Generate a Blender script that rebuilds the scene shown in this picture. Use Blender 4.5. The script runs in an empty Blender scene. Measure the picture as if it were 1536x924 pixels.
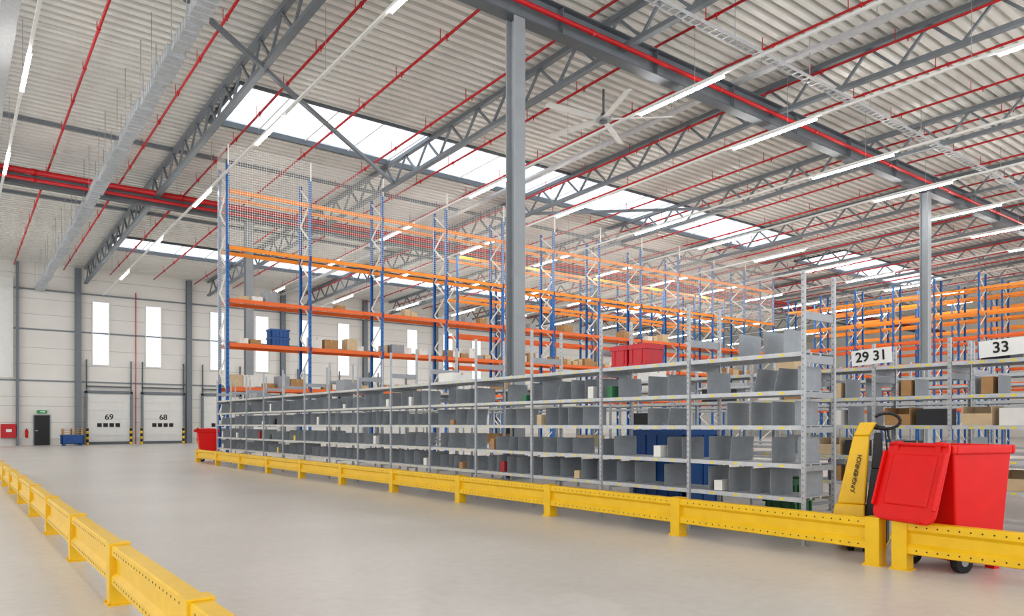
import bpy, bmesh, math, random
from mathutils import Vector, Matrix
random.seed(7)
S = bpy.context.scene
COL = S.collection
PI = math.pi
ORD = ['zeroth','first','second','third','fourth','fifth','sixth','seventh','eighth','ninth','tenth','eleventh','twelfth',
       'thirteenth','fourteenth','fifteenth','sixteenth','seventeenth','eighteenth','nineteenth','twentieth',
       'twenty-first','twenty-second','twenty-third','twenty-fourth','twenty-fifth','twenty-sixth','twenty-seventh']

# ------------------------------------------------------------------ materials
def mat(name, rgb, rough=0.5, metal=0.0, var=0.08, scale=6.0, emit=0.0, bump=0.0):
    m = bpy.data.materials.new(name); m.use_nodes = True
    nt = m.node_tree; b = nt.nodes['Principled BSDF']
    b.inputs['Roughness'].default_value = rough
    b.inputs['Metallic'].default_value = metal
    tc = nt.nodes.new('ShaderNodeTexCoord')
    n = nt.nodes.new('ShaderNodeTexNoise'); n.inputs['Scale'].default_value = scale; n.inputs['Detail'].default_value = 4
    nt.links.new(tc.outputs['Object'], n.inputs['Vector'])
    r = nt.nodes.new('ShaderNodeValToRGB')
    r.color_ramp.elements[0].position = 0.3; r.color_ramp.elements[1].position = 0.7
    c0 = [max(0, c*(1-var)) for c in rgb]; c1 = [min(1, c*(1+var)) for c in rgb]
    r.color_ramp.elements[0].color = (*c0, 1); r.color_ramp.elements[1].color = (*c1, 1)
    nt.links.new(n.outputs['Fac'], r.inputs['Fac'])
    nt.links.new(r.outputs['Color'], b.inputs['Base Color'])
    if emit:
        b.inputs['Emission Color'].default_value = (*rgb, 1); b.inputs['Emission Strength'].default_value = emit
    if bump:
        bp = nt.nodes.new('ShaderNodeBump'); bp.inputs['Strength'].default_value = bump
        nt.links.new(n.outputs['Fac'], bp.inputs['Height']); nt.links.new(bp.outputs['Normal'], b.inputs['Normal'])
    return m
def srgb(r, g, b):
    f = lambda c: (c/255/12.92) if c/255 <= .04045 else ((c/255+.055)/1.055)**2.4
    return (f(r), f(g), f(b))
M = {
 'deck':   mat('roof_sheet', srgb(228,227,221), .45, .1, .04, 1.5),
 'steel':  mat('painted_grey_steel', srgb(118,125,131), .5, .1, .06, 3),
 'girt':   mat('wall_rail_paint', srgb(132,138,143), .5, .1, .06, 3),
 'colsteel': mat('pale_grey_column_paint', srgb(152,157,161), .5, .05, .05, 3),
 'dsteel': mat('dark_grey_steel', srgb(94,100,105), .5, .1, .06, 3),
 'galv':   mat('galvanised_steel', srgb(176,178,181), .45, .2, .1, 14),
 'galv2':  mat('galvanised_shelf', srgb(190,192,194), .42, .12, .08, 10),
 'crossb': mat('grey_cross_bar', srgb(156,159,163), .5, .1, .08, 10),
 'div':    mat('grey_divider_plate', srgb(148,153,158), .42, .08, .08, 9),
 'hole':   mat('slot_shadow', srgb(96,98,100), .7),
 'yellow': mat('yellow_guard_paint', srgb(232,186,18), .36, 0, .06, 5),
 'dark':   mat('dark_hole', srgb(45,38,20), .8),
 'red':    mat('red_pipe_paint', srgb(192,24,30), .4, 0, .06, 4),
 'binred': mat('red_plastic', srgb(218,18,14), .42, 0, .05, 4),
 'boxred': mat('red_tub_plastic', srgb(190,14,32), .4),
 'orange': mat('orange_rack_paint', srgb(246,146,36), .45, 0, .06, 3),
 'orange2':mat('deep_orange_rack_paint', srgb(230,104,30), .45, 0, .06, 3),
 'blue':   mat('blue_rack_paint', srgb(26,104,178), .45, 0, .06, 3),
 'bluep':  mat('blue_plastic', srgb(24,80,145), .45),
 'green':  mat('green_plastic', srgb(30,90,50), .5),
 'white':  mat('white_paint', srgb(232,232,228), .5, 0, .03, 3),
 'wire':   mat('pale_wire', srgb(246,244,234), .5, 0, .03, 3),
 'wall':   mat('pale_wall_panel', srgb(230,228,222), .6, 0, .03, .6),
 'joint':  mat('wall_panel_joint', srgb(190,190,186), .6, 0, .03, .6),
 'plinth': mat('pale_concrete_plinth', srgb(214,211,206), .7, 0, .05, 1.2),
 'dockdoor': mat('dock_door_panel', srgb(226,226,222), .5, 0, .03, 2),
 'black':  mat('black_plastic', srgb(28,28,30), .5),
 'rubber': mat('black_rubber', srgb(22,22,22), .8),
 'text':   mat('black_lettering', srgb(18,18,20), .6, 0, 0),
 'wood':   mat('pallet_wood', srgb(186,148,104), .75, 0, .15, 8),
 'card':   mat('brown_cardboard', srgb(172,132,88), .8, 0, .08, 6),
 'card2':  mat('pale_cardboard', srgb(204,180,144), .8, 0, .08, 6),
 'cardw':  mat('white_cardboard', srgb(226,224,218), .7, 0, .05, 6),
 'cardg':  mat('grey_carton', srgb(150,152,156), .7, 0, .05, 6),
 'cardk':  mat('black_carton', srgb(40,40,44), .6, 0, .05, 6),
 'cardr':  mat('red_carton', srgb(160,40,44), .6, 0, .05, 6),
 'cardy':  mat('yellow_carton', srgb(226,196,70), .6, 0, .05, 6),
 'cardn':  mat('green_carton', srgb(60,120,80), .6, 0, .05, 6),
 'tape':   mat('packing_tape', srgb(200,176,130), .4),
 'duct':   mat('silver_duct', srgb(196,200,203), .4, .3, .08, 4),
 'exitg':  mat('exit_sign_green', srgb(20,130,70), .5, 0, 0, 3, .2),
 'tag':    mat('yellow_shelf_tag', srgb(226,206,60), .6),
}
M['binred'].node_tree.nodes['Principled BSDF'].inputs['Specular IOR Level'].default_value=.3
def emis(name, rgb, s):
    m = bpy.data.materials.new(name); m.use_nodes = True; nt = m.node_tree
    nt.nodes.remove(nt.nodes['Principled BSDF'])
    e = nt.nodes.new('ShaderNodeEmission'); e.inputs[0].default_value = (*rgb,1); e.inputs[1].default_value = s
    nt.links.new(e.outputs[0], nt.nodes['Material Output'].inputs[0]); return m
M['led'] = emis('led_diffuser', (1,.985,.95), 58)
def skymat():
    m = bpy.data.materials.new('skylight_sheet'); m.use_nodes = True; nt = m.node_tree
    nt.nodes.remove(nt.nodes['Principled BSDF'])
    t = nt.nodes.new('ShaderNodeBsdfTranslucent'); t.inputs[0].default_value = (.9,.95,1,1)
    g = nt.nodes.new('ShaderNodeBsdfTransparent'); g.inputs[0].default_value = (.76,.83,.9,1)
    n = nt.nodes.new('ShaderNodeTexNoise'); n.inputs['Scale'].default_value = .35
    tc = nt.nodes.new('ShaderNodeTexCoord'); nt.links.new(tc.outputs['Object'], n.inputs['Vector'])
    mx = nt.nodes.new('ShaderNodeMixShader')
    nt.links.new(n.outputs['Fac'], mx.inputs[0]); nt.links.new(t.outputs[0], mx.inputs[1]); nt.links.new(g.outputs[0], mx.inputs[2])
    nt.links.new(mx.outputs[0], nt.nodes['Material Output'].inputs[0]); return m
M['sky'] = skymat()
def floormat():
    m = bpy.data.materials.new('polished_concrete'); m.use_nodes = True; nt = m.node_tree; b = nt.nodes['Principled BSDF']
    tc = nt.nodes.new('ShaderNodeTexCoord')
    n1 = nt.nodes.new('ShaderNodeTexNoise'); n1.inputs['Scale'].default_value = .3; n1.inputs['Detail'].default_value = 9; n1.inputs['Roughness'].default_value=.6
    n2 = nt.nodes.new('ShaderNodeTexNoise'); n2.inputs['Scale'].default_value = 9; n2.inputs['Detail'].default_value = 6
    mx = nt.nodes.new('ShaderNodeMix'); mx.data_type = 'FLOAT'; mx.inputs[0].default_value = .3
    for n in (n1, n2): nt.links.new(tc.outputs['Object'], n.inputs['Vector'])
    nt.links.new(n1.outputs['Fac'], mx.inputs[2]); nt.links.new(n2.outputs['Fac'], mx.inputs[3])
    r = nt.nodes.new('ShaderNodeValToRGB')
    r.color_ramp.elements[0].position = .32; r.color_ramp.elements[0].color = (*srgb(190,185,178),1)
    r.color_ramp.elements[1].position = .68; r.color_ramp.elements[1].color = (*srgb(216,211,205),1)
    nt.links.new(mx.outputs[0], r.inputs[0]); nt.links.new(r.outputs[0], b.inputs['Base Color'])
    rr = nt.nodes.new('ShaderNodeMapRange'); rr.inputs[3].default_value=.24; rr.inputs[4].default_value=.44
    nt.links.new(n1.outputs['Fac'], rr.inputs[0]); nt.links.new(rr.outputs[0], b.inputs['Roughness'])
    bp = nt.nodes.new('ShaderNodeBump'); bp.inputs['Strength'].default_value = .025
    nt.links.new(n2.outputs['Fac'], bp.inputs['Height']); nt.links.new(bp.outputs[0], b.inputs['Normal'])
    return m
M['floor'] = floormat()

# ------------------------------------------------------------------ mesh builder
class MB:
    def __init__(s): s.v=[]; s.f=[]; s.mi=[]; s.sm=[]
    def add(s, vs, fs, mi=0, sm=False):
        o=len(s.v); s.v += [tuple(p) for p in vs]
        for f in fs: s.f.append([i+o for i in f]); s.mi.append(mi); s.sm.append(sm)
        return s
    def box(s, x0,x1,y0,y1,z0,z1, mi=0):
        return s.add([(x0,y0,z0),(x1,y0,z0),(x1,y1,z0),(x0,y1,z0),(x0,y0,z1),(x1,y0,z1),(x1,y1,z1),(x0,y1,z1)],
              [(0,3,2,1),(4,5,6,7),(0,1,5,4),(1,2,6,5),(2,3,7,6),(3,0,4,7)], mi)
    def frus(s, b, t, mi=0, top=True):   # b,t = (x0,x1,y0,y1,z)
        vs=[(b[0],b[2],b[4]),(b[1],b[2],b[4]),(b[1],b[3],b[4]),(b[0],b[3],b[4]),(t[0],t[2],t[4]),(t[1],t[2],t[4]),(t[1],t[3],t[4]),(t[0],t[3],t[4])]
        fs=[(0,3,2,1),(0,1,5,4),(1,2,6,5),(2,3,7,6),(3,0,4,7)]
        if top: fs.append((4,5,6,7))
        return s.add(vs, fs, mi)
    def bar(s, p, q, w, h, mi=0):
        p=Vector(p); q=Vector(q); d=(q-p).normalized()
        up=Vector((0,0,1)) if abs(d.z)<.95 else Vector((1,0,0))
        a=d.cross(up).normalized(); b=a.cross(d).normalized()
        vs=[]
        for c in (p,q):
            for i,j in ((-1,-1),(1,-1),(1,1),(-1,1)): vs.append(c+a*(i*w/2)+b*(j*h/2))
        return s.add(vs, [(0,3,2,1),(4,5,6,7),(0,1,5,4),(1,2,6,5),(2,3,7,6),(3,0,4,7)], mi)
    def tube(s, p, q, r, n=10, mi=0, r2=None):
        p=Vector(p); q=Vector(q); d=(q-p).normalized(); r2=r if r2 is None else r2
        up=Vector((0,0,1)) if abs(d.z)<.95 else Vector((1,0,0))
        a=d.cross(up).normalized(); b=a.cross(d).normalized()
        vs=[]
        for c,rr in ((p,r),(q,r2)):
            for k in range(n):
                t=2*PI*k/n; vs.append(c+a*(rr*math.cos(t))+b*(rr*math.sin(t)))
        s.add(vs, [(k,(k+1)%n,n+(k+1)%n,n+k) for k in range(n)], mi, True)
        o=len(s.v)-2*n
        s.f.append([o+k for k in reversed(range(n))]); s.mi.append(mi); s.sm.append(False)
        s.f.append([o+n+k for k in range(n)]); s.mi.append(mi); s.sm.append(False)
        return s
    def path(s, pts, r, n=8, mi=0):
        for a,b in zip(pts, pts[1:]): s.tube(a,b,r,n,mi)
        return s
    def prism(s, pts, axis, a, b, mi=0):
        n=len(pts)
        def P(u,v,w): return {'x':(w,u,v),'y':(u,w,v),'z':(u,v,w)}[axis]
        vs=[P(u,v,a) for u,v in pts]+[P(u,v,b) for u,v in pts]
        return s.add(vs, [(k,(k+1)%n,n+(k+1)%n,n+k) for k in range(n)]+[tuple(range(n)),tuple(range(n,2*n))], mi)
    def mesh(s, name, mats):
        me=bpy.data.meshes.new(name); me.from_pydata(s.v,[],s.f)
        if not isinstance(mats,(list,tuple)): mats=[mats]
        for m in mats: me.materials.append(m)
        me.polygons.foreach_set('material_index', s.mi); me.polygons.foreach_set('use_smooth', s.sm)
        bm=bmesh.new(); bm.from_mesh(me); bmesh.ops.recalc_face_normals(bm, faces=bm.faces); bm.to_mesh(me); bm.free()
        return me
    def build(s, name, mats, parent=None, loc=(0,0,0), rot=(0,0,0), bevel=0):
        return link(name, s.mesh(name, mats), parent, loc, rot, bevel)
def link(name, me, parent=None, loc=(0,0,0), rot=(0,0,0), bevel=0):
    o=bpy.data.objects.new(name, me); COL.objects.link(o)
    o.parent=parent; o.location=loc; o.rotation_euler=rot
    if bevel:
        b=o.modifiers.new('bevel','BEVEL'); b.width=bevel; b.segments=3; b.limit_method='ANGLE'
    return o
def tag(o, label, cat, group=None):
    o['label']=label; o['category']=cat
    if group: o['group']=group
    return o
def thing(name, label, cat, loc=(0,0,0), rz=0, group=None):
    o=bpy.data.objects.new(name, None); COL.objects.link(o); o.location=loc; o.rotation_euler=(0,0,rz)
    o.empty_display_size=.1
    return tag(o,label,cat,group)
def struct(o): o['kind']='structure'; return o
def sroot(name, loc=(0,0,0)):
    o=bpy.data.objects.new(name, None); COL.objects.link(o); o.location=loc; o['kind']='structure'; return o
def dup(root, loc, rz=None, label=None, group=None):
    r=root.copy(); COL.objects.link(r); r.location=loc
    if rz is not None: r.rotation_euler=(0,0,rz)
    if label: r['label']=label
    if group: r['group']=group
    for ch in list(root.children):
        c=ch.copy(); COL.objects.link(c); c.parent=r
        for g in list(ch.children):
            d=g.copy(); COL.objects.link(d); d.parent=c
    return r
def text_mesh(txt, size, ext=.004, bold=.018):
    cu=bpy.data.curves.new('lettering','FONT'); cu.body=txt; cu.size=size; cu.extrude=ext; cu.offset=size*bold; cu.align_x='CENTER'; cu.align_y='CENTER'
    o=bpy.data.objects.new('tmp',cu); COL.objects.link(o)
    dg=bpy.context.evaluated_depsgraph_get(); me=bpy.data.meshes.new_from_object(o.evaluated_get(dg))
    bpy.data.objects.remove(o); me.materials.clear(); me.materials.append(M['text']); me.name='lettering'
    return me

# ------------------------------------------------------------------ camera
H=1.5
cam=bpy.data.cameras.new('camera'); co=bpy.data.objects.new('camera',cam); COL.objects.link(co)
co.location=(0,0,H); co.rotation_euler=(PI/2,0,math.radians(-37.5))
cam.sensor_width=36; cam.lens=36*1106/1536; cam.shift_y=(636-462)/1536; cam.clip_end=400
S.camera=co
CA,SA=math.cos(math.radians(52.5)),math.sin(math.radians(52.5))
def onX(u,X):       # Y where image column u meets plane X
    t=(u-768)/1106; return X*(SA-CA*t)/(CA+SA*t)

# ------------------------------------------------------------------ setting
WY=61.5; WX=96; LX=-14; NY=-9
def rz(y): return 14.2-.03*max(0,y-16)
struct(MB().box(LX,WX,NY,WY+.3,-.2,0).build('floor',M['floor']))
rm=MB()
PER=.4
def deck(x0,x1,y0,y1):
    y=y0
    while y<y1-1e-6:
        e=min(PER,y1-y)
        pr=[(0,0),(.2,0),(.21,.22),(.39,.22),(.40,0)]
        for (a,za),(b,zb) in zip(pr,pr[1:]):
            a2=y+a*e/PER; b2=y+b*e/PER
            rm.add([(x0,a2,rz(a2)+za),(x1,a2,rz(a2)+za),(x1,b2,rz(b2)+zb),(x0,b2,rz(b2)+zb)],[(0,1,2,3)])
        y+=PER
SK=[(27.1,31.0,[(8.4,45),(50.5,68)]),(51.0,54.4,[(8.4,45),(50.5,68)])]
yy=NY
for y0,y1,ss in SK:
    deck(LX,WX,yy,y0); yy=y1
    xs=[LX]+[v for a in ss for v in a]+[WX]
    for i in range(0,len(xs),2): deck(xs[i],xs[i+1],y0,y1)
deck(LX,WX,yy,WY+.3)
struct(rm.build('ceiling',M['deck']))
n=0
for y0,y1,ss in SK:
    for x0,x1 in ss:
        n+=1
        w=sroot('window_%d'%n,(x0,y0,rz(y0)))
        dz=rz(y1)-rz(y0); L=x1-x0; D=y1-y0
        MB().add([(0,0,.12),(L,0,.12),(L,D,dz+.12),(0,D,dz+.12)],[(0,1,2,3)]).build('pane',M['sky'],w)
        for nm,p,q,wd in (('frame',(0,0,.05),(L,0,.05),.12),('frame',(0,D,dz+.05),(L,D,dz+.05),.12),('frame',(0,0,.05),(0,D,dz+.05),.1),('frame',(L,0,.05),(L,D,dz+.05),.1)):
            MB().bar(p,q,wd,.3).build(nm,M['dsteel'],w)
        k=2.0
        while k<L-.5:
            MB().bar((k,0,.1),(k,D,dz+.1),.05,.06).build('glazing_bar',M['white'],w); k+=2.0
# walls
struct(MB().box(WX,WX+.3,NY,WY+.3,0,14.4).build('wall_right',M['wall']))
WH=rz(WY)+.15
wb=sroot('wall_back',(0,WY,0))
MB().box(LX,WX,0,.3,0,WH).build('cladding',M['wall'],wb)
for z in (4.5,8.1,10.9): MB().box(LX,WX,-.06,0,z,z+.11).build('girt',M['girt'],wb)
for z in (1.6,2.75,3.4,5.7,6.85,9.2,10.3,12.0): MB().box(LX,WX,-.01,0,z,z+.035).build('panel_joint',M['joint'],wb)
MB().box(1.2,3.68,-.1,0,4.7,11.6).build('pale_panel',M['white'],wb)
MB().box(LX,WX,-.05,0,0,.5).build('plinth',M['plinth'],wb)
tn=0
for X,wd in ((-.5,.2),(3.9,.16),(7.55,.4),(15.1,.4),(22.6,.4),(30.2,.4),(37.7,.4),(45.2,.4),(52.8,.4)):
    tn+=1
    t=MB(); t.box(-wd/2,wd/2,-.36,-.32,0,WH-.25).box(-.02,.02,-.32,-.1,0,WH-.25).box(-wd/2,wd/2,-.1,-.06,0,WH-.25)
    struct(t.build('trim_%d'%tn,M['steel'],None,(X,WY,0)))
wpane=emis('daylight_pane',(.86,.93,1),1.2)
for i,x in enumerate((8.45,12.0,16.7,20.3,24.0,27.6,31.0,34.6,38.6,42.0,46.0)):
    n+=1
    w=sroot('window_%d'%n,(x,WY,5.8))
    MB().box(.05,1.1,-.05,-.03,.05,4.65).build('pane',wpane,w)
    f=MB(); f.box(0,.06,-.09,-.005,0,4.7).box(1.09,1.15,-.09,-.005,0,4.7).box(.06,1.09,-.09,-.005,0,.06).box(.06,1.09,-.09,-.005,4.64,4.7)
    f.build('frame',M['white'],w)
dn=0
for x,num in ((8.15,'69'),(11.85,'68'),(16.2,'67'),(19.9,'66'),(24.0,'65'),(27.8,'64'),(31.6,'63')):
    dn+=1
    d=sroot('door_%d'%dn,(x,WY,0)); W=2.8
    p=MB()
    for k in range(6): p.box(0,W,-.14,-.08,k*.62+.02,k*.62+.6)
    p.box(0,W,-.1,-.07,0,3.74); p.build('panel',M['dockdoor'],d)
    f=MB(); f.box(-.16,0,-.25,-.07,0,3.9).box(W,W+.16,-.25,-.07,0,3.9).box(-.16,W+.16,-.25,-.07,3.76,3.95); f.build('frame',M['steel'],d)
    for xx in (-.06,W+.06): MB().box(xx-.04,xx+.04,-.2,-.1,3.95,6.2).build('lift_track',M['dsteel'],d)
    MB().box(-.1,W+.1,-.2,-.1,4.2,4.3).build('shaft',M['dsteel'],d)
    for k in range(4): MB().box(.62+k*.4,.92+k*.4,-.155,-.141,1.28,1.56).build('pane',M['black'],d)
    link('lettering',text_mesh(num,.58,.004,.012),d,(W/2,-.15,2.0),(PI/2,0,0))
    MB().box(-.05,W+.05,-.3,-.141,0,.2).build('sill',M['dsteel'],d)
d=sroot('door_%d'%(dn+1),(4.85,WY,0))
MB().box(.06,.94,-.09,-.07,0,2.08).build('panel',M['black'],d)
MB().box(0,.06,-.12,-.065,0,2.14).box(.94,1,-.12,-.065,0,2.14).box(.06,.94,-.12,-.065,2.08,2.14).build('frame',M['dsteel'],d)
MB().box(.1,.26,-.14,-.091,1.0,1.06).build('handle',M['galv'],d)
es=thing('exit_sign','green emergency exit sign above the black exit door','sign',(5.35,WY,2.25))
MB().box(-.3,.3,-.15,0,0,.22).build('panel',M['exitg'],es)
sg=MB(); sg.box(-.1,.1,-.16,-.151,.08,.14).add([(.1,-.155,.04),(.22,-.155,.11),(.1,-.155,.18)],[(0,1,2)]); sg.build('arrow',M['white'],es)
cb=thing('fire_hose_cabinet','red fire hose cabinet on the far pale wall','cabinet',(2.95,WY-.06,.55))
MB().box(0,.95,-.28,0.05,0,.95).build('body',M['boxred'],cb)
MB().box(.04,.91,-.3,-.281,.04,.91).build('door',M['red'],cb)
MB().box(.3,.62,-.305,-.301,.4,.6).build('emblem',M['white'],cb)
fe=thing('fire_extinguisher','small red fire extinguisher left of the black exit door','extinguisher',(4.45,WY-.095,.55))
MB().tube((0,0,0),(0,0,.5),.09,12).tube((0,0,.5),(0,0,.58),.09,12,0,.03).build('tank',M['binred'],fe)
MB().box(-.03,.03,-.09,.05,.58,.64).tube((.03,0,.6),(.1,0,.3),.015,6).build('valve',M['black'],fe)
# bollards
bp=MB(); 
for k in range(6): bp.tube((0,0,k*.2),(0,0,k*.2+.2),.09,12,k%2)
bp.tube((0,0,1.2),(0,0,1.24),.09,12,0,.04)
bme=bp.mesh('bollard',[M['yellow'],M['black']])
for k,(x,lb) in enumerate(((10.75,'right of dock door 69'),(11.45,'left of dock door 68'),(14.35,'right of dock door 68'),(15.4,'left of dock door 67'),(7.95,'left of dock door 69'))):
    tag(link('bollard',bme,None,(x,59.9,0)),'yellow and black striped bollard %s'%lb,'bollard','dock door bollards')
def pallet_mesh():
    m=MB()
    for x in (-.55,0,.55): m.box(x-.05,x+.05,-.4,.4,.022,.12)
    for k in range(7): m.box(-.6,.6,-.4+k*.115,-.4+k*.115+.1,.12,.142)
    for y in (-.4,-.05,.3): m.box(-.6,.6,y,y+.1,0,.022)
    return m.mesh('pallet',M['wood'])
PAL=pallet_mesh()
PBX=6.95
fb=thing('pallet_box','blue plastic pallet box by the dark exit door','crate',(PBX,59.4,0))
def open_box(L,W,Hh,t,z0=.12):
    m=MB(); m.box(-L/2,L/2,-W/2,W/2,z0,z0+t)
    m.box(-L/2,L/2,-W/2,-W/2+t,z0,Hh).box(-L/2,L/2,W/2-t,W/2,z0,Hh).box(-L/2,-L/2+t,-W/2,W/2,z0,Hh).box(L/2-t,L/2,-W/2,W/2,z0,Hh)
    r=.03
    m.box(-L/2-r,L/2+r,-W/2-r,-W/2,Hh-.08,Hh).box(-L/2-r,L/2+r,W/2,W/2+r,Hh-.08,Hh).box(-L/2-r,-L/2,-W/2,W/2,Hh-.08,Hh).box(L/2,L/2+r,-W/2,W/2,Hh-.08,Hh)
    for k in range(5):
        x=-L/2+L*(k+.5)/5; m.box(x-.025,x+.025,-W/2-.02,-W/2,z0,Hh-.08).box(x-.025,x+.025,W/2,W/2+.02,z0,Hh-.08)
    for k in range(3):
        y=-W/2+W*(k+.5)/3; m.box(-L/2-.02,-L/2,y-.025,y+.025,z0,Hh-.08)
    return m
open_box(1.3,.9,.75,.04).build('body',M['bluep'],fb)
for x in (-.5,.5): MB().box(x-.08,x+.08,-.4,.4,0,.12).build('foot',M['bluep'],fb)
for k in range(3):
    tag(link('pallet',PAL,None,(PBX,59.4,.751+k*.143)),'wooden pallet on the blue pallet box, %s from the bottom'%ORD[k+1],'pallet','pallets on the far blue box')
tag(MB().tube((0,0,0),(0,0,11.4),.028,8).build('riser_pipe',M['red'],None,(11.35,WY-.1,0)),'thin vertical red pipe on the wall between doors 69 and 68','pipe')

# ------------------------------------------------------------------ steelwork
def column(x,y,top,label):
    t=thing('steel_column',label,'column',(x,y,0))
    for s in (-.1775,.1775): MB().box(-.19,.19,s-.0125,s+.0125,.03,top).build('flange',M['colsteel'],t)
    MB().box(-.012,.012,-.165,.165,.03,top).build('web',M['colsteel'],t)
    MB().box(-.28,.28,-.28,.28,0,.03).build('base_plate',M['colsteel'],t)
column(12.4,16,12.6,'tall grey steel column in front, nearest the middle of the picture')
column(37.3,16,12.6,'grey steel column standing behind the shelves marked 29 31')
column(62.2,16,12.6,'grey steel column far back behind the right hand racking')
column(12.4,38.5,11.9,'grey steel column behind left end of the orange racking')
column(37.3,38.5,11.9,'grey steel column behind the middle of the orange racking')
def girder(y,z0,z1,label):
    t=thing('roof_girder',label,'girder',(LX+2,y,z0)); L=WX-LX-4
    MB().box(0,L,-.2,.2,0,.04).build('lower_flange',M['dsteel'],t)
    MB().box(0,L,-.2,.2,z1-z0-.04,z1-z0).build('upper_flange',M['dsteel'],t)
    w=MB().box(0,L,-.01,.01,.04,z1-z0-.04)
    k=2.0
    while k<L: w.box(k-.01,k+.01,-.18,.18,.04,z1-z0-.04); k+=4
    w.build('web',M['steel'],t)
girder(16,12.6,13.45,'long grey roof girder on top of the nearest tall column')
girder(38.5,11.9,12.65,'long grey roof girder beyond, above the orange racking')
TX=[8.0,16.5,24.5,32.6,40.8,49,57.2,65.4,73.6]
for i,x in enumerate(TX):
    t=thing('roof_truss','grey lattice roof truss, %s from the left, running to the far wall'%ORD[i+1],'truss',(x,0,0),0,'roof trusses')
    a=MB(); b=MB(); c=MB()
    for y0,y1 in ((-5,16),(16,38.5),(38.5,61.1)):
        a.bar((0,y0,rz(y0)-.1),(0,y1,rz(y1)-.1),.2,.16)
        b.bar((0,y0,rz(y0)-1.15),(0,y1,rz(y1)-1.15),.22,.14)
    y=-4.8; k=0
    while y<60.5:
        y2=y+.95
        za=-.15 if k%2==0 else -1.12; zb=-1.12 if k%2==0 else -.15
        c.bar((0,y,rz(y)+za),(0,y2,rz(y2)+zb),.08,.08)
        y=y2; k+=1
    a.build('top_chord',M['steel'],t); b.build('bottom_chord',M['steel'],t); c.build('lattice',M['steel'],t)
def brace(p,q,label):
    tag(MB().bar((0,0,0),Vector(q)-Vector(p),.13,.13).build('roof_brace',M['steel'],None,p),label,'brace')
brace((8.1,23.4,12.75),(16.4,30.4,12.65),'diagonal grey roof brace crossing the skylight right of the first truss')
brace((7.9,23.2,12.75),(.2,16.9,13.0),'diagonal grey roof brace left of the first truss')
brace((24.6,30.4,12.65),(32.5,23.4,12.75),'diagonal grey roof brace near the middle of the long skylight')
for i,(y,lb) in enumerate(((34.8,'grey roof purlin between the long skylight and the far girder'),(45,'grey roof purlin between the far girder and the far skylight'),(8.0,'grey roof purlin nearest the camera, right of the nearest girder'))):
    tag(MB().box(0,WX-LX-6,-.06,.06,0,.14).build('roof_purlin',M['steel'],None,(LX+3,y,rz(y)-.16)),lb,'purlin')
# sprinkler pipes along Y
for k in range(24):
    x=.75+2.93*k
    if min(abs(x-t) for t in TX)<.2: x+=.35
    m=MB(); z=lambda y: rz(y)-.42
    for y0,y1 in ((1,16),(16,38.5),(38.5,60.8)): m.tube((0,y0,z(y0)),(0,y1,z(y1)),.045,8)
    y=2.2
    while y<60:
        m.tube((0,y,z(y)),(0,y,z(y)-.14),.02,6); m.tube((0,y-.06,z(y)),(0,y+.06,z(y)),.06,8)
        m.bar((0,y+.4,z(y)),(0,y+.4,rz(y)-.005),.02,.02); y+=2.9
    tag(m.build('sprinkler_pipe',M['red'],None,(x,0,0)),'thin red sprinkler pipe under the roof, %s from the left'%ORD[k+1],'pipe','sprinkler pipes')
def mainpipe(y,z,r,label):
    m=MB(); L=WX-LX-4; m.tube((0,0,0),(L,0,0),r,12)
    k=3
    while k<L: m.tube((k-.08,0,0),(k+.08,0,0),r*1.22,12); k+=6
    tag(m.build('main_pipe',M['red'],None,(LX+2,y,z)),label,'pipe')
mainpipe(15.68,12.95,.07,'thick red main pipe along the nearest roof girder')
mainpipe(38.1,12.45,.13,'upper thick red main pipe along the far roof girder')
mainpipe(38.05,12.1,.08,'lower thick red main pipe along the far roof girder')
# ducts / trays
t=thing('ventilation_duct','silver segmented duct hung below the roof, left of first truss','duct',(5.2,0,0))
zd=lambda y: rz(y)-1.9
b=MB()
for y0,y1 in ((14,16),(16,61)): b.bar((0,y0,zd(y0)),(0,y1,zd(y1)),.32,.2)
b.build('body',M['duct'],t)
y=14.2; k=0
while y<59.5:
    e=1.9 if k%2==0 else 1.5
    w=.52 if k%2==0 else .42
    sgm=MB(); sgm.bar((0,y,zd(y)),(0,y+e,zd(y+e)),w-.06,.26)
    q=y+.05
    while q<y+e:
        sgm.bar((0,q,zd(q)),(0,q+.06,zd(q+.06)),w,.32); q+=.3
    sgm.build('segment',M['duct'],t)
    for s in (-1,1): MB().tube((s*(w/2+.02),y+e,zd(y+e)-.1),(s*(w/2+.02),y+e,rz(y+e)-.01),.012,6).build('hanger',M['galv'],t)
    y+=e+.35; k+=1
def tray(x,y0,y1,off,label,w=.4):
    t=thing('cable_tray',label,'cable tray',(x,0,0))
    z=lambda y: rz(y)-off
    m=MB()
    for a,b in ((y0,16),(16,y1)):
        m.bar((0,a,z(a)),(0,b,z(b)),w,.02); m.bar((-w/2,a,z(a)+.05),(-w/2,b,z(b)+.05),.02,.1); m.bar((w/2,a,z(a)+.05),(w/2,b,z(b)+.05),.02,.1)
    m.build('trough',M['galv2'],t)
    y=y0+1
    while y<y1:
        MB().tube((0,y,z(y)),(0,y,rz(y)-.01),.012,6).build('hanger',M['galv'],t); y+=4
tray(1.35,4,61,1.45,'grey cable tray beside the leftmost line of lights')
tray(22.4,2,61,.55,'grey cable tray between second and third roof trusses',.3)
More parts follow.
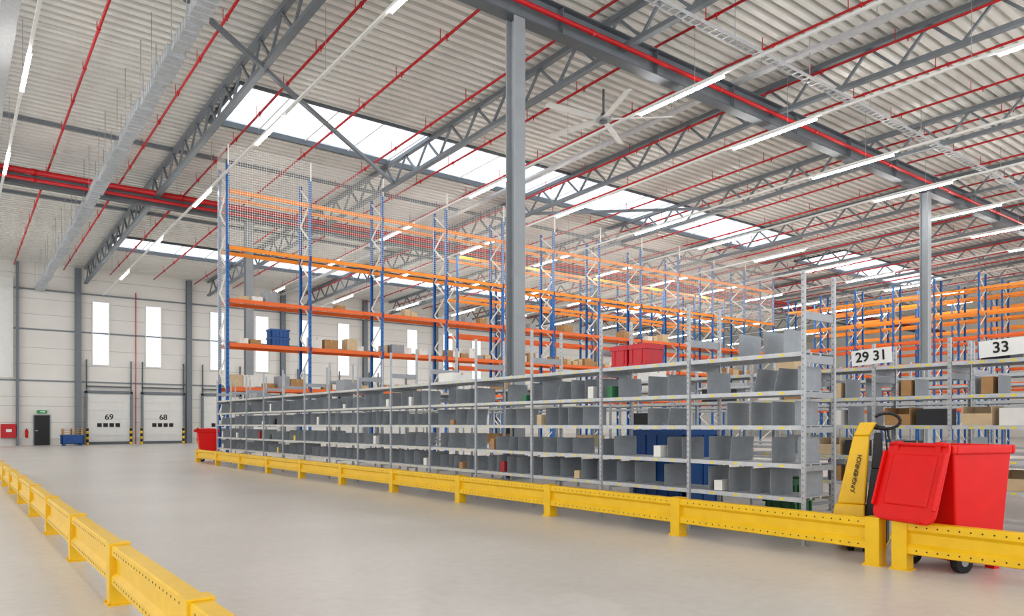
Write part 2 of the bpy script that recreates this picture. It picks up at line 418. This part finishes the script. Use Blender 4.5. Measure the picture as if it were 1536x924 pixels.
def trayx(y,z,label):
    t=thing('cable_tray',label,'cable tray',(4,y,z)); L=WX-10; w=.13
    m=MB().box(0,L,-w,-w+.02,0,.1).box(0,L,w-.02,w,0,.1)
    k=.1
    while k<L: m.box(k,k+.06,-w+.02,w-.02,0,.02); k+=.3
    m.build('trough',M['galv2'],t)
    k=2.4
    while k<L: MB().tube((k,0,.02),(k,0,rz(y)-z-.01),.012,6).build('hanger',M['galv'],t); k+=4
trayx(13.2,12.7,'slim grey ladder cable tray running alongside the nearest roof girder')
# light lines
LXS=[1.85,9.05,18.8,24.0,29.6,35.0,40.5,46.1,51.7,57.4,63,68.6,74.2]  # last three lines are extra lamps, added to brighten the dark far right
zl=lambda y: rz(y)-2.05
for i,x in enumerate(LXS):
    t=thing('light_track','slim white light track, %s line of lights from the left'%ORD[i+1],'light track',(x,0,0),0,'light tracks')
    m=MB()
    for a,b in ((1.5,16),(16,60.5)): m.bar((0,a,zl(a)+.06),(0,b,zl(b)+.06),.085,.075)
    m.build('rail',M['white'],t)
    y=3.0
    while y<60:
        MB().tube((0,y,zl(y)+.05),(0,y,rz(y)-.01),.008,5).build('suspension_rod',M['galv'],t); y+=6
    for j,yc in enumerate((6.6,15.6,25.9,34.5,43.5,52.5)):
        ln=3.4 if i>1 else 2.6
        o=thing('strip_light','lit white strip light, %s along the %s line of lights from the left'%(ORD[j+1],ORD[i+1]),'light',(x,yc,zl(yc)),0,'strip lights')
        a,b2=-ln/2,ln/2
        dz=lambda d: zl(yc+d)-zl(yc)
        MB().bar((0,a,dz(a)),(0,b2,dz(b2)),.12,.04).build('housing',M['white'],o)
        MB().bar((0,a,dz(a)-.05),(0,b2,dz(b2)-.05),.095,.055).build('diffuser',M['led'],o)
# fan
FZ=12.95
fn=thing('ceiling_fan','large ceiling fan with long pale blades hanging from the roof','fan',(19.6,19.9,FZ))
MB().tube((0,0,.2),(0,0,rz(19.9)-FZ-.01),.045,10).build('down_rod',M['steel'],fn)
MB().tube((0,0,-.12),(0,0,.22),.15,16,0,.1).build('motor',M['dsteel'],fn)
MB().tube((0,0,-.05),(0,0,.05),.3,20).build('hub',M['galv'],fn)
bl=MB().prism([(.26,-.13),(2.55,-.14),(2.6,.0),(2.55,.12),(.26,.15)],'z',0,.035).mesh('blade',M['white'])
for k in range(5): link('blade',bl,fn,(0,0,-.01),(math.radians(16),0,k*2*PI/5+.52))

# ------------------------------------------------------------------ guard rails
GP=2.66
def beam_mesh(L):
    m=MB()
    pr=[(-.055,.17),(.05,.17),(.05,.185),(-.04,.2),(-.045,.245),(-.01,.28),(-.01,.385),(-.045,.42),(-.04,.465),(.05,.485),(.05,.5),(-.06,.5),(-.07,.49),(-.07,.42),(-.035,.385),(-.035,.28),(-.07,.245),(-.07,.18)]
    m.prism(pr,'y',0,L)
    k=.08
    while k<L-.05:
        for zz in (.455,.215): m.tube((-.0715,k,zz),(-.069,k,zz),.009,6,1)
        k+=.1
    return m.mesh('rail_beam',[M['yellow'],M['dark']])
post=MB(); post.box(-.085,.07,-.075,.075,.012,.505).box(-.088,.073,-.08,.08,.505,.515)
post=post.mesh('rail_post',M['yellow'])
plate=MB().box(-.1,.08,-.1,.1,0,.012)
for s in (-1,1): plate.tube((-.092,s*.075,.012),(-.092,s*.075,.03),.01,6)
plate=plate.mesh('base_plate',M['yellow'])
def guard(x,y0,nseg,label,L=GP):
    t=thing('guard_rail',label,'guard rail',(x,y0,0))
    bm_=beam_mesh(L-.15)
    for k in range(nseg+1):
        p=link('rail_post',post,t,(0,k*L,0)); link('base_plate',plate,p)
        if k<nseg: link('rail_beam',bm_,t,(0,k*L+.075,0))
guard(7.85,3.87,10,'long yellow steel guard rail in front of the grey shelving')
guard(7.85,.97,1,'short yellow guard rail in front of the open red waste bin',2.62)
guard(1.15,-.45,11,'yellow steel guard rail along the left side of the driveway',2.45)

# ------------------------------------------------------------------ bay shelving
LEV=[.58,1.0,1.48,1.92,2.40]
def upright_mesh(h):
    m=MB(); m.box(-.02,-.016,-.022,.022,0,h).box(-.016,.02,-.022,-.018,0,h).box(-.016,.02,.018,.022,0,h).box(-.04,.04,-.045,.045,0,.006)
    z=.12
    while z<h-.05:
        m.box(-.0212,-.0202,-.006,.006,z,z+.022,1); z+=.075
    return m.mesh('upright',[M['galv'],M['hole']])
UPR={}
def shelf_mesh(w,dep):
    m=MB(); m.box(0,dep,.03,w-.03,-.006,0).box(0,.012,.03,w-.03,-.055,-.006).box(dep-.012,dep,.03,w-.03,-.055,-.006)
    m.box(.012,.05,.03,w-.03,-.055,-.05)
    m.box(.2,.24,.03,w-.03,-.03,-.006).box(.42,.46,.03,w-.03,-.03,-.006)
    return m.mesh('shelf',M['galv2'])
def strip_mesh(w,seed):
    r=random.Random(seed); ys=[.04]; mi=[]
    for k in range(4):
        y=.15+k*(w-.3)/4+r.random()*.12; ys += [y,y+.07]; mi += [0,1]
    ys.append(w-.04); mi.append(0)
    vs=[]
    for y in ys: vs += [(-.002,y,-.042),(-.002,y,-.016)]
    m=MB(); m.add(vs,[])
    for i in range(len(ys)-1):
        m.f.append([2*i,2*i+2,2*i+3,2*i+1]); m.mi.append(mi[i]); m.sm.append(False)
    return m.mesh('label_strip',[M['galv2'],M['tag']])
def shelving(x,ys,label,dep=.7,h=3.2,h0=None,levels=LEV,tags=True,panels=False):
    t=thing('shelving_unit',label,'shelving',(x,ys[0],0))
    sm={}
    for i,y in enumerate(ys):
        hh=h0 if (i==0 and h0) else h
        if hh not in UPR: UPR[hh]=upright_mesh(hh)
        link('upright',UPR[hh],t,(0,y-ys[0],0)); link('upright',UPR[hh],t,(dep,y-ys[0],0))
        for z,zz in ((.12,.17),(hh-.6,hh-.5),(2.26,2.36)):
            MB().box(.022,dep-.022,-.012,.012,z,zz).build('cross_bar',M['crossb'],t,(0,y-ys[0],0))
        if i<len(ys)-1:
            w=round(ys[i+1]-y,3)
            if w not in sm: sm[w]=(shelf_mesh(w,dep),strip_mesh(w,int(w*100)))
            for z in levels:
                s=link('shelf',sm[w][0],t,(0,y-ys[0],z))
                if tags: link('label_strip',sm[w][1],s)
    return t
YA=[5.03+1.775*k for k in range(15)]
sa=shelving(8.4,YA,'long front row of grey metal shelving behind the yellow guard rail',h0=3.4)
for z in (.98,1.46,1.9): MB().box(.022,.678,-.012,.012,z-.07,z).build('cross_bar',M['crossb'],sa)
YB=[2.4+1.1*k for k in range(6)]+[7.9+1.78*k for k in range(1,11)]
shelving(11.5,YB,'second row of grey shelving carrying the number signs',h=2.75)
YC=[2.0+1.78*k for k in range(14)]
shelving(14.9,YC,'third row of grey shelving, farthest from the yellow guard rail',h=3.0,tags=False)
YD=[1.2+1.78*k for k in range(10)]
shelving(18.6,YD,'fourth row of grey shelving, in front of the racking at right',h=3.0,tags=False)

def divmesh(h,dep):
    dm=MB(); dm.box(0,dep,.004,.1,0,.003)
    dm.prism([(0,0),(dep,0),(dep,h-.02),(dep-.005,h-.007),(dep-.017,h),(.017,h),(.005,h-.007),(0,h-.02)],'y',0,.004)
    return dm.mesh('shelf_divider',M['div'])
DIVS=[divmesh(.31,.52),divmesh(.31,.52),divmesh(.26,.48),divmesh(.33,.5)]
lvl_words=['lowest','second','third','fourth','top']
ndiv=0
def dividers(x,ys,bays,levels,per,rowname,sp,off,drop=.12,skip=()):
    global ndiv
    free=[]
    for b in bays:
        for li in levels:
            cnt=0
            if (b,li) in skip: continue
            dmesh=random.choice(DIVS)
            for k in range(per):
                y=ys[b]+off+k*sp
                if random.random()<drop: continue
                if ndiv>=300: continue
                cnt+=1; ndiv+=1
                lean_=random.uniform(.1,.28) if random.random()<.14 and k>0 else 0
                o=link('shelf_divider',dmesh,None,(x+.025+random.uniform(0,.08),y+random.uniform(-.045,.045),LEV[li]+.001),(lean_,0,random.uniform(-.05,.05)))
                tag(o,'%s%s grey metal divider on %s shelf, %s bay of the %s row'%(ORD[cnt],' leaning' if lean_ else '',lvl_words[li],ORD[b+1],rowname),'shelf divider','shelf dividers')
                if not lean_: free.append((b,li,y))
    return free
SKB={(2,2),(1,2),(3,1),(0,2),(1,0),(4,3)}
fb_=dividers(11.5,YB,range(0,5),range(0,4),3,'second',.33,.14,.1,SKB)
dividers(8.4,YA,[0],[4],3,'front',.36,.25,0)
fa=dividers(8.4,YA,range(14),range(4),5,'front',.335,.13,.2)
# cartons
def carton_mesh(l,w,h,key):
    m=MB(); m.box(-l/2,l/2,-w/2,w/2,0,h)
    m.box(-.025,.025,-w/2-.001,w/2+.001,-.0+h*.75,h+.001,1)
    return m.mesh('carton',[M[key],M['tape']])
def open_carton(l,w,h,key):
    m=MB(); t=.008
    m.box(-l/2,l/2,-w/2,w/2,0,t).box(-l/2,l/2,-w/2,-w/2+t,t,h).box(-l/2,l/2,w/2-t,w/2,t,h).box(-l/2,-l/2+t,-w/2+t,w/2-t,t,h*.62).box(l/2-t,l/2,-w/2+t,w/2-t,t,h)
    return m.mesh('open_carton',M[key])
col={'card':'brown','card2':'pale brown','cardw':'white','cardg':'grey','cardk':'black','cardr':'red','cardy':'yellow','cardn':'green'}
used=set()
for b,li,y in random.sample(fa,36):
    if (b,li) in used: continue
    used.add((b,li))
    key=random.choice(['card','card2','cardw','cardk','cardy','cardw','cardr','cardw','cardn']); h=random.uniform(.1,.25)
    o=link('carton',carton_mesh(.34,.13,h,key),None,(8.64,y+.19,LEV[li]+.006))
    tag(o,'small %s carton on %s shelf, %s bay of the front row'%(col[key],lvl_words[li],ORD[b+1]),'carton','cartons on the front row')
for b in (4,7,11):
    key=random.choice(['card','cardw','cardg'])
    o=link('carton',carton_mesh(.5,.55,random.uniform(.12,.3),key),None,(8.75,YA[b]+1.3,2.402))
    tag(o,'%s carton on the top shelf, %s bay of the front row'%(col[key],ORD[b+1]),'carton','cartons on the front row')
k=0
for b,key,dy in ((1,'cardk',.55),(4,'card2',.5),(6,'cardw',.9),(9,'card',.9),(11,'cardw',.9),(12,'card2',.9)):
    o=link('carton',carton_mesh(.5,.36,.22,key),None,(11.85,YB[b]+dy,2.402))
    tag(o,'%s carton on the top shelf, %s bay of the second row'%(col[key],ORD[b+1]),'carton','cartons on the second row')
for b,li in sorted(SKB):
    for q,dy in enumerate((.3,.77)):
        key=['card','cardk','card2','card','cardw','card2','cardk'][k%7]; k+=1
        if key in ('card','card2'):
            o=link('open_carton',open_carton(.45,.38,.27,key),None,(11.78,YB[b]+dy,LEV[li]+.002))
            lb='open %s carton'%col[key]
        else:
            o=link('carton',carton_mesh(.45,.38,.24,key),None,(11.78,YB[b]+dy,LEV[li]+.002)); lb='%s carton'%col[key]
        tag(o,'%s %s on the %s shelf, %s bay of the second row'%(('right','left')[q],lb,lvl_words[li],ORD[b+1]),'carton','cartons on the second row')
for b,li in ((0,3),(0,1),(1,3),(2,3),(2,1),(3,3),(3,2),(3,0),(4,1),(6,2),(7,1),(8,3),(10,2),(9,1),(5,3),(6,1),(7,2)):
    key=['card','cardk','card2','cardw','card'][k%5]; k+=1
    dy=.14+.33+.17 if b<5 else .9
    w_=.15 if b<5 else .5
    o=link('carton',carton_mesh(.4,w_,.24,key),None,(11.76,YB[b]+dy,LEV[li]+.006))
    tag(o,'%s carton on the %s shelf, %s bay of the second row'%(col[key],lvl_words[li],ORD[b+1]),'carton','cartons on the second row')
# red tubs on top shelf
tub=MB(); tub.box(-.2,.2,-.165,.165,0,.29).box(-.22,.22,-.185,.185,.25,.29)
for s in (-.1,.1): tub.box(-.21,-.2,s-.012,s+.012,.02,.25)
tub.box(-.21,.21,-.175,.175,0,.03)
lidm=MB().box(-.22,.22,-.185,.185,.29,.32).box(-.17,.17,-.14,.14,.32,.335)
for lb,y,x in (('left',8.2,8.62),('right',7.82,8.62)):
    t=thing('storage_tub','red plastic storage tub on the top shelf, %s of the pair'%lb,'tub',(x,y,2.402),0,'red tubs')
    tub.build('body',M['boxred'],t); lidm.build('lid',M['boxred'],t)
# signs
def sign(x,y,z,w,h,txt,label):
    t=thing('aisle_sign',label,'sign',(x,y,z),-PI/2)
    t.rotation_euler=(0,-.05,-PI/2)
    MB().box(-w/2,w/2,0,.02,0,h).build('board',M['white'],t)
    link('lettering',text_mesh(txt,h*.9,.002),t,(0,-.004,h*.5),(PI/2,0,0))
sign(11.42,onX(1307,11.42),2.43,.62,.24,'29 31','white aisle sign with black numbers 29 31')
sign(11.42,onX(1502,11.42),2.43,.54,.23,'33','white aisle sign with black number 33')
# containers between rows
bb=thing('pallet_box','large blue plastic pallet box behind the front shelving','crate',(9.95,8.35,0),PI/2)
open_box(1.2,1.0,1.4,.04).build('body',M['bluep'],bb)
for x in (-.45,.45): MB().box(x-.08,x+.08,-.45,.45,0,.12).build('foot',M['bluep'],bb)
for k in range(3):
    g=open_box(.6,.4,.24,.015,.0).build('crate',M['green'],None,(9.55,5.95,.0+k*.245),(0,0,.1))
    tag(g,'green plastic crate behind front shelving end, %s from the floor'%ORD[k+1],'crate','green crates')
tag(link('pallet',PAL,None,(9.85,6.85,0)),'wooden pallet lying behind the front shelving','pallet')

# ------------------------------------------------------------------ pallet racks
def rack(name_label, loc, rzv, nb, bw, levels, top, dep, goods=False, deep=0, mesh=False):
    t=thing('pallet_rack',name_label,'pallet rack',loc,rzv)
    um=MB(); um.box(-.06,.06,-.04,-.036,0,top).box(-.06,-.056,-.036,.05,0,top).box(.056,.06,-.036,.05,0,top).box(-.08,.08,-.07,.07,0,.01)
    z=.2
    while z<top-.1: um.box(-.02,.02,-.0415,-.0405,z,z+.06,1); z+=.2
    um=um.mesh('upright',[M['blue'],M['dark']])
    fb2=MB(); z=.3; k=0
    while z<top-.9:
        z2=z+.85
        if k%2: fb2.bar((0,0,z),(0,dep,z2),.05,.05)
        else: fb2.bar((0,dep,z),(0,0,z2),.05,.05)
        z=z2; k+=1
    fb2=fb2.mesh('frame_brace',M['wire'])
    bmh={}
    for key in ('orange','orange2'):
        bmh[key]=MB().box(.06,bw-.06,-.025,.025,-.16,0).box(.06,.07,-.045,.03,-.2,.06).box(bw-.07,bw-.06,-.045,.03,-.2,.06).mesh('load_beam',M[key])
    dk=MB()
    for q in range(int(bw/.16)): dk.box(.1+q*.16,.19+q*.16,.03,dep-.03,0,.018)
    dk=dk.mesh('deck',M['wood'])
    if mesh:
        z1=13.14
        def wiremesh(z0,th,sp):
            wm=MB(); x=0
            while x<=bw: wm.box(x-th,x+th,-.09,-.084,z0,z1); x+=sp
            z=z0
            while z<=z1+.01: wm.box(0,bw,-.093,-.087,z-th,z+th); z+=sp
            wm.box(-.025,.025,-.12,-.08,top-.1,z1)
            return wm.mesh('mesh_panel',M['wire'])
        wm=wiremesh(9.0,.0042,.1); wm0=wiremesh(9.0,.006,.1)
        em=MB(); y=0
        while y<=dep: em.box(-.09,-.084,y-.004,y+.004,3.2,z1); y+=.1
        z=3.2
        while z<=z1: em.box(-.093,-.087,0,dep,z-.004,z+.004); z+=.1
        em.build('end_mesh',M['wire'],t)
    for i in range(nb+1):
        link('upright',um,t,(i*bw,0,0)); link('upright',um,t,(i*bw,dep,0),(0,0,PI))
        link('frame_brace',fb2,t,(i*bw,0,0))
        if i<nb:
            for li,z in enumerate(levels):
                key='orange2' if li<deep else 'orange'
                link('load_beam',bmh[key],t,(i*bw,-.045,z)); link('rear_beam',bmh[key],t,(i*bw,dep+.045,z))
                if goods and li<3: link('deck',dk,t,(i*bw,0,z))
            if mesh: link('mesh_panel',wm0 if i==0 else wm,t,(i*bw,0,0))
    return t
R1X,R1Y,BW=9.3,31.6,3.58
RL=[3.05,4.9,6.75,8.95,11.3]
rack('tall blue and orange pallet rack with wire mesh, behind the grey shelving',(R1X,R1Y,0),0,11,BW,RL,12.4,1.1,True,3,mesh=True)
rack('blue and orange pallet rack standing behind the long mesh rack',(R1X+4*BW,36.0,0),0,7,BW,RL,11.3,1.1,False,3)
r2=rack('tall orange and blue pallet rack at far right, nearest of three',(54.5,34,0),-PI/2,8,2.8,[2.6,4.2,5.8,7.4,9.0,10.6],11.6,1.1,False,4)
dup(r2,(58.5,34,0),None,'tall orange and blue pallet rack at far right, middle of three')
dup(r2,(64.5,34,0),None,'tall orange and blue pallet rack at far right, rearmost of three')
cms=[]
for key in ('card','card2','cardw','cardg','card2','card','cardw'):
    for (l,w,h) in ((.65,.7,.42),(.5,.6,.52),(.42,.4,.32),(.36,.4,.24),(.3,.4,.36),(.45,.4,.2)):
        cms.append((col[key],carton_mesh(l,w,h,key),l))
lw=['lowest','second','third']
for b in range(11):
    for li in range(3):
        x=.16; c=0; r=random.random()
        while x<BW-.75 and c<8:
            if b==0 and li==1 and x>1.2: break
            if random.random()<(.9 if li<2 else .28):
                cc,me,l=random.choice(cms); c+=1
                o=link('carton',me,None,(R1X+b*BW+x+l/2,R1Y+.45+random.uniform(-.08,.08),RL[li]+.02))
                tag(o,'%s carton, %s on %s beam level, %s bay of the mesh rack'%(cc,ORD[c],lw[li],ORD[b+1]),'carton','cartons on the pallet rack')
                x+=l+.03+random.random()*.1
            else: x+=.4
for k in range(2):
    o=open_box(.8,.55,.36,.02,.0).build('crate',M['bluep'],None,(R1X+2.3,R1Y+.45,4.92+k*.365))
    tag(o,'%s blue crate in first bay of the mesh rack'%('lower' if k==0 else 'upper'),'crate','blue crates on the rack')

# ------------------------------------------------------------------ waste bins
def waste_bin(label,loc,rzv,openlid):
    t=thing('waste_bin',label,'waste bin',loc,rzv)
    b=MB()
    b.frus((-.26,.26,-.28,.32,.1),(-.325,.325,-.4,.38,1.2),0,False)
    b.frus((-.24,.24,-.26,.30,.13),(-.305,.305,-.38,.36,1.2),0,False)
    b.box(-.35,.35,-.43,-.38,1.16,1.25).box(-.35,.35,.36,.41,1.16,1.25).box(-.35,-.305,-.38,.36,1.16,1.25).box(.305,.35,-.38,.36,1.16,1.25)
    b.build('body',M['binred'],t,bevel=.02)
    hb=MB()
    for s in (-.24,.24): hb.box(s-.03,s+.03,-.5,-.43,1.18,1.28)
    hb.tube((-.32,-.485,1.25),(.32,-.485,1.25),.02,10); hb.build('hinge_handle',M['binred'],t)
    for s in (-1,1):
        w=MB().tube((s*.28-.035,-.24,.11),(s*.28+.035,-.24,.11),.11,20).build('wheel',M['rubber'],t)
        MB().tube((s*.28-.04,-.24,.11),(s*.28+.04,-.24,.11),.045,12).build('wheel_hub',M['cardg'],w)
    MB().tube((-.25,-.24,.11),(.25,-.24,.11),.014,8).build('axle',M['galv'],t)
    for s in (-.2,.2): MB().box(s-.05,s+.05,.24,.31,0,.1).build('front_foot',M['binred'],t)
    l=MB()   # lid in closed pose: hinge at y=0, extends +y
    Ld=.9 if not openlid else .82
    pts=[(-.33,0),(.33,0),(.35,.06)]
    for a in range(0,91,15):
        pts.append((.25+.11*math.cos(math.radians(a)),Ld-.11+.11*math.sin(math.radians(a))))
    for a in range(90,181,15):
        pts.append((-.25+.11*math.cos(math.radians(a)),Ld-.11+.11*math.sin(math.radians(a))))
    pts.append((-.35,.06))
    l.prism(pts,'z',0,.03)
    l.frus((-.3,.3,.08,Ld-.09,.03),(-.24,.24,.16,Ld-.2,.06))
    for s in (-1,1): l.box(s*.348-.012,s*.348+.012,.1,Ld-.14,-.045,.0)
    l.box(-.24,.24,Ld-.022,Ld-.002,-.045,0)
    l.frus((-.26,.26,.12,Ld-.16,0),(-.24,.24,.14,Ld-.18,-.015))
    l.build('lid',M['binred'],t,(0,-.47,1.27),((0,0,0) if not openlid else (math.radians(253),0,0)),.012)
    return t
wbn=waste_bin('open red wheeled waste bin with lid hanging over the yellow guard rail',(8.44,3.34,0),math.radians(-107.3),True)
wbn.scale=(1.05,1.05,1.03)
waste_bin('closed red wheeled waste bin at far end of the long guard rail',(8.35,31.0,0),math.radians(-100),False)

# ------------------------------------------------------------------ pallet truck
j=thing('pallet_truck','yellow and black hand pallet truck behind the guard rail','pallet truck',(8.55,4.42,0),math.radians(-68.8))
y0=MB(); 
def lean(b,t,yb,yt,zb,zt,mb):
    mb.add([(b[0],yb[0],zb),(b[1],yb[0],zb),(b[1],yb[1],zb),(b[0],yb[1],zb),(t[0],yt[0],zt),(t[1],yt[0],zt),(t[1],yt[1],zt),(t[0],yt[1],zt)],
           [(0,3,2,1),(4,5,6,7),(0,1,5,4),(1,2,6,5),(2,3,7,6),(3,0,4,7)])
lean((-.27,.08),(-.24,.08),(-.14,.1),(-.12,.1),.4,.56,y0)
lean((-.22,.08),(-.05,.12),(-.1,.08),(-.06,.06),.56,1.36,y0)
lean((-.05,.12),(.02,.2),(-.06,.06),(-.05,.05),1.36,1.52,y0)
y0.build('tiller_cover',M['yellow'],j,bevel=.02)
link('lettering',text_mesh('JUNGHEINRICH',.064,.002),j,(-.015,-.0915,.92),(math.radians(87),math.radians(-79),0))
bk=MB(); lean((.07,.31),(.14,.28),(-.05,.16),(-.03,.06),.4,.98,bk); lean((.14,.26),(.17,.25),(-.03,.06),(-.03,.05),.98,1.4,bk); bk.box(-.22,.31,-.1,.25,.12,.42)
bk.tube((.22,-.06,.42),(.22,-.06,.8),.05,12)
bk.build('pump_unit',M['black'],j,bevel=.012)
hd=MB(); pts=[]
for k in range(15):
    a=math.radians(150-k*22); pts.append((.3+.14*math.cos(a),0,1.535+.09*math.sin(a)))
hd.path(pts,.018,8); hd.path([(.12,0,1.48),(.2,0,1.46),(.28,0,1.45)],.028,8); hd.path([(.3,0,1.45),(.36,-.02,1.2),(.28,.0,.95)],.012,6); hd.path([(.28,0,1.45),(.31,-.03,1.15),(.22,-.02,.9)],.01,6)
hd.build('handle_loop',M['black'],j)
ch=MB(); ch.box(-.27,.27,.0,.36,.06,.3); ch.build('chassis',M['yellow'],j,bevel=.02)
for s in (-.19,.19):
    f=MB(); f.prism([(.36,.09),(1.35,.06),(1.42,.03),(1.35,.03),(.36,.03)],'x',s-.08,s+.08); f.build('fork',M['yellow'],j)
for s in (-.08,.08): MB().tube((s-.03,.0,.09),(s+.03,.0,.09),.09,16).build('wheel',M['rubber'],j)

# ------------------------------------------------------------------ world / light
w=bpy.data.worlds.new('world'); S.world=w; w.use_nodes=True
bg=w.node_tree.nodes['Background']; bg.inputs[0].default_value=(.96,.975,1,1); bg.inputs[1].default_value=1.6
S.view_settings.view_transform='Standard'
S.view_settings.exposure=0.34
S.view_settings.gamma=0.95
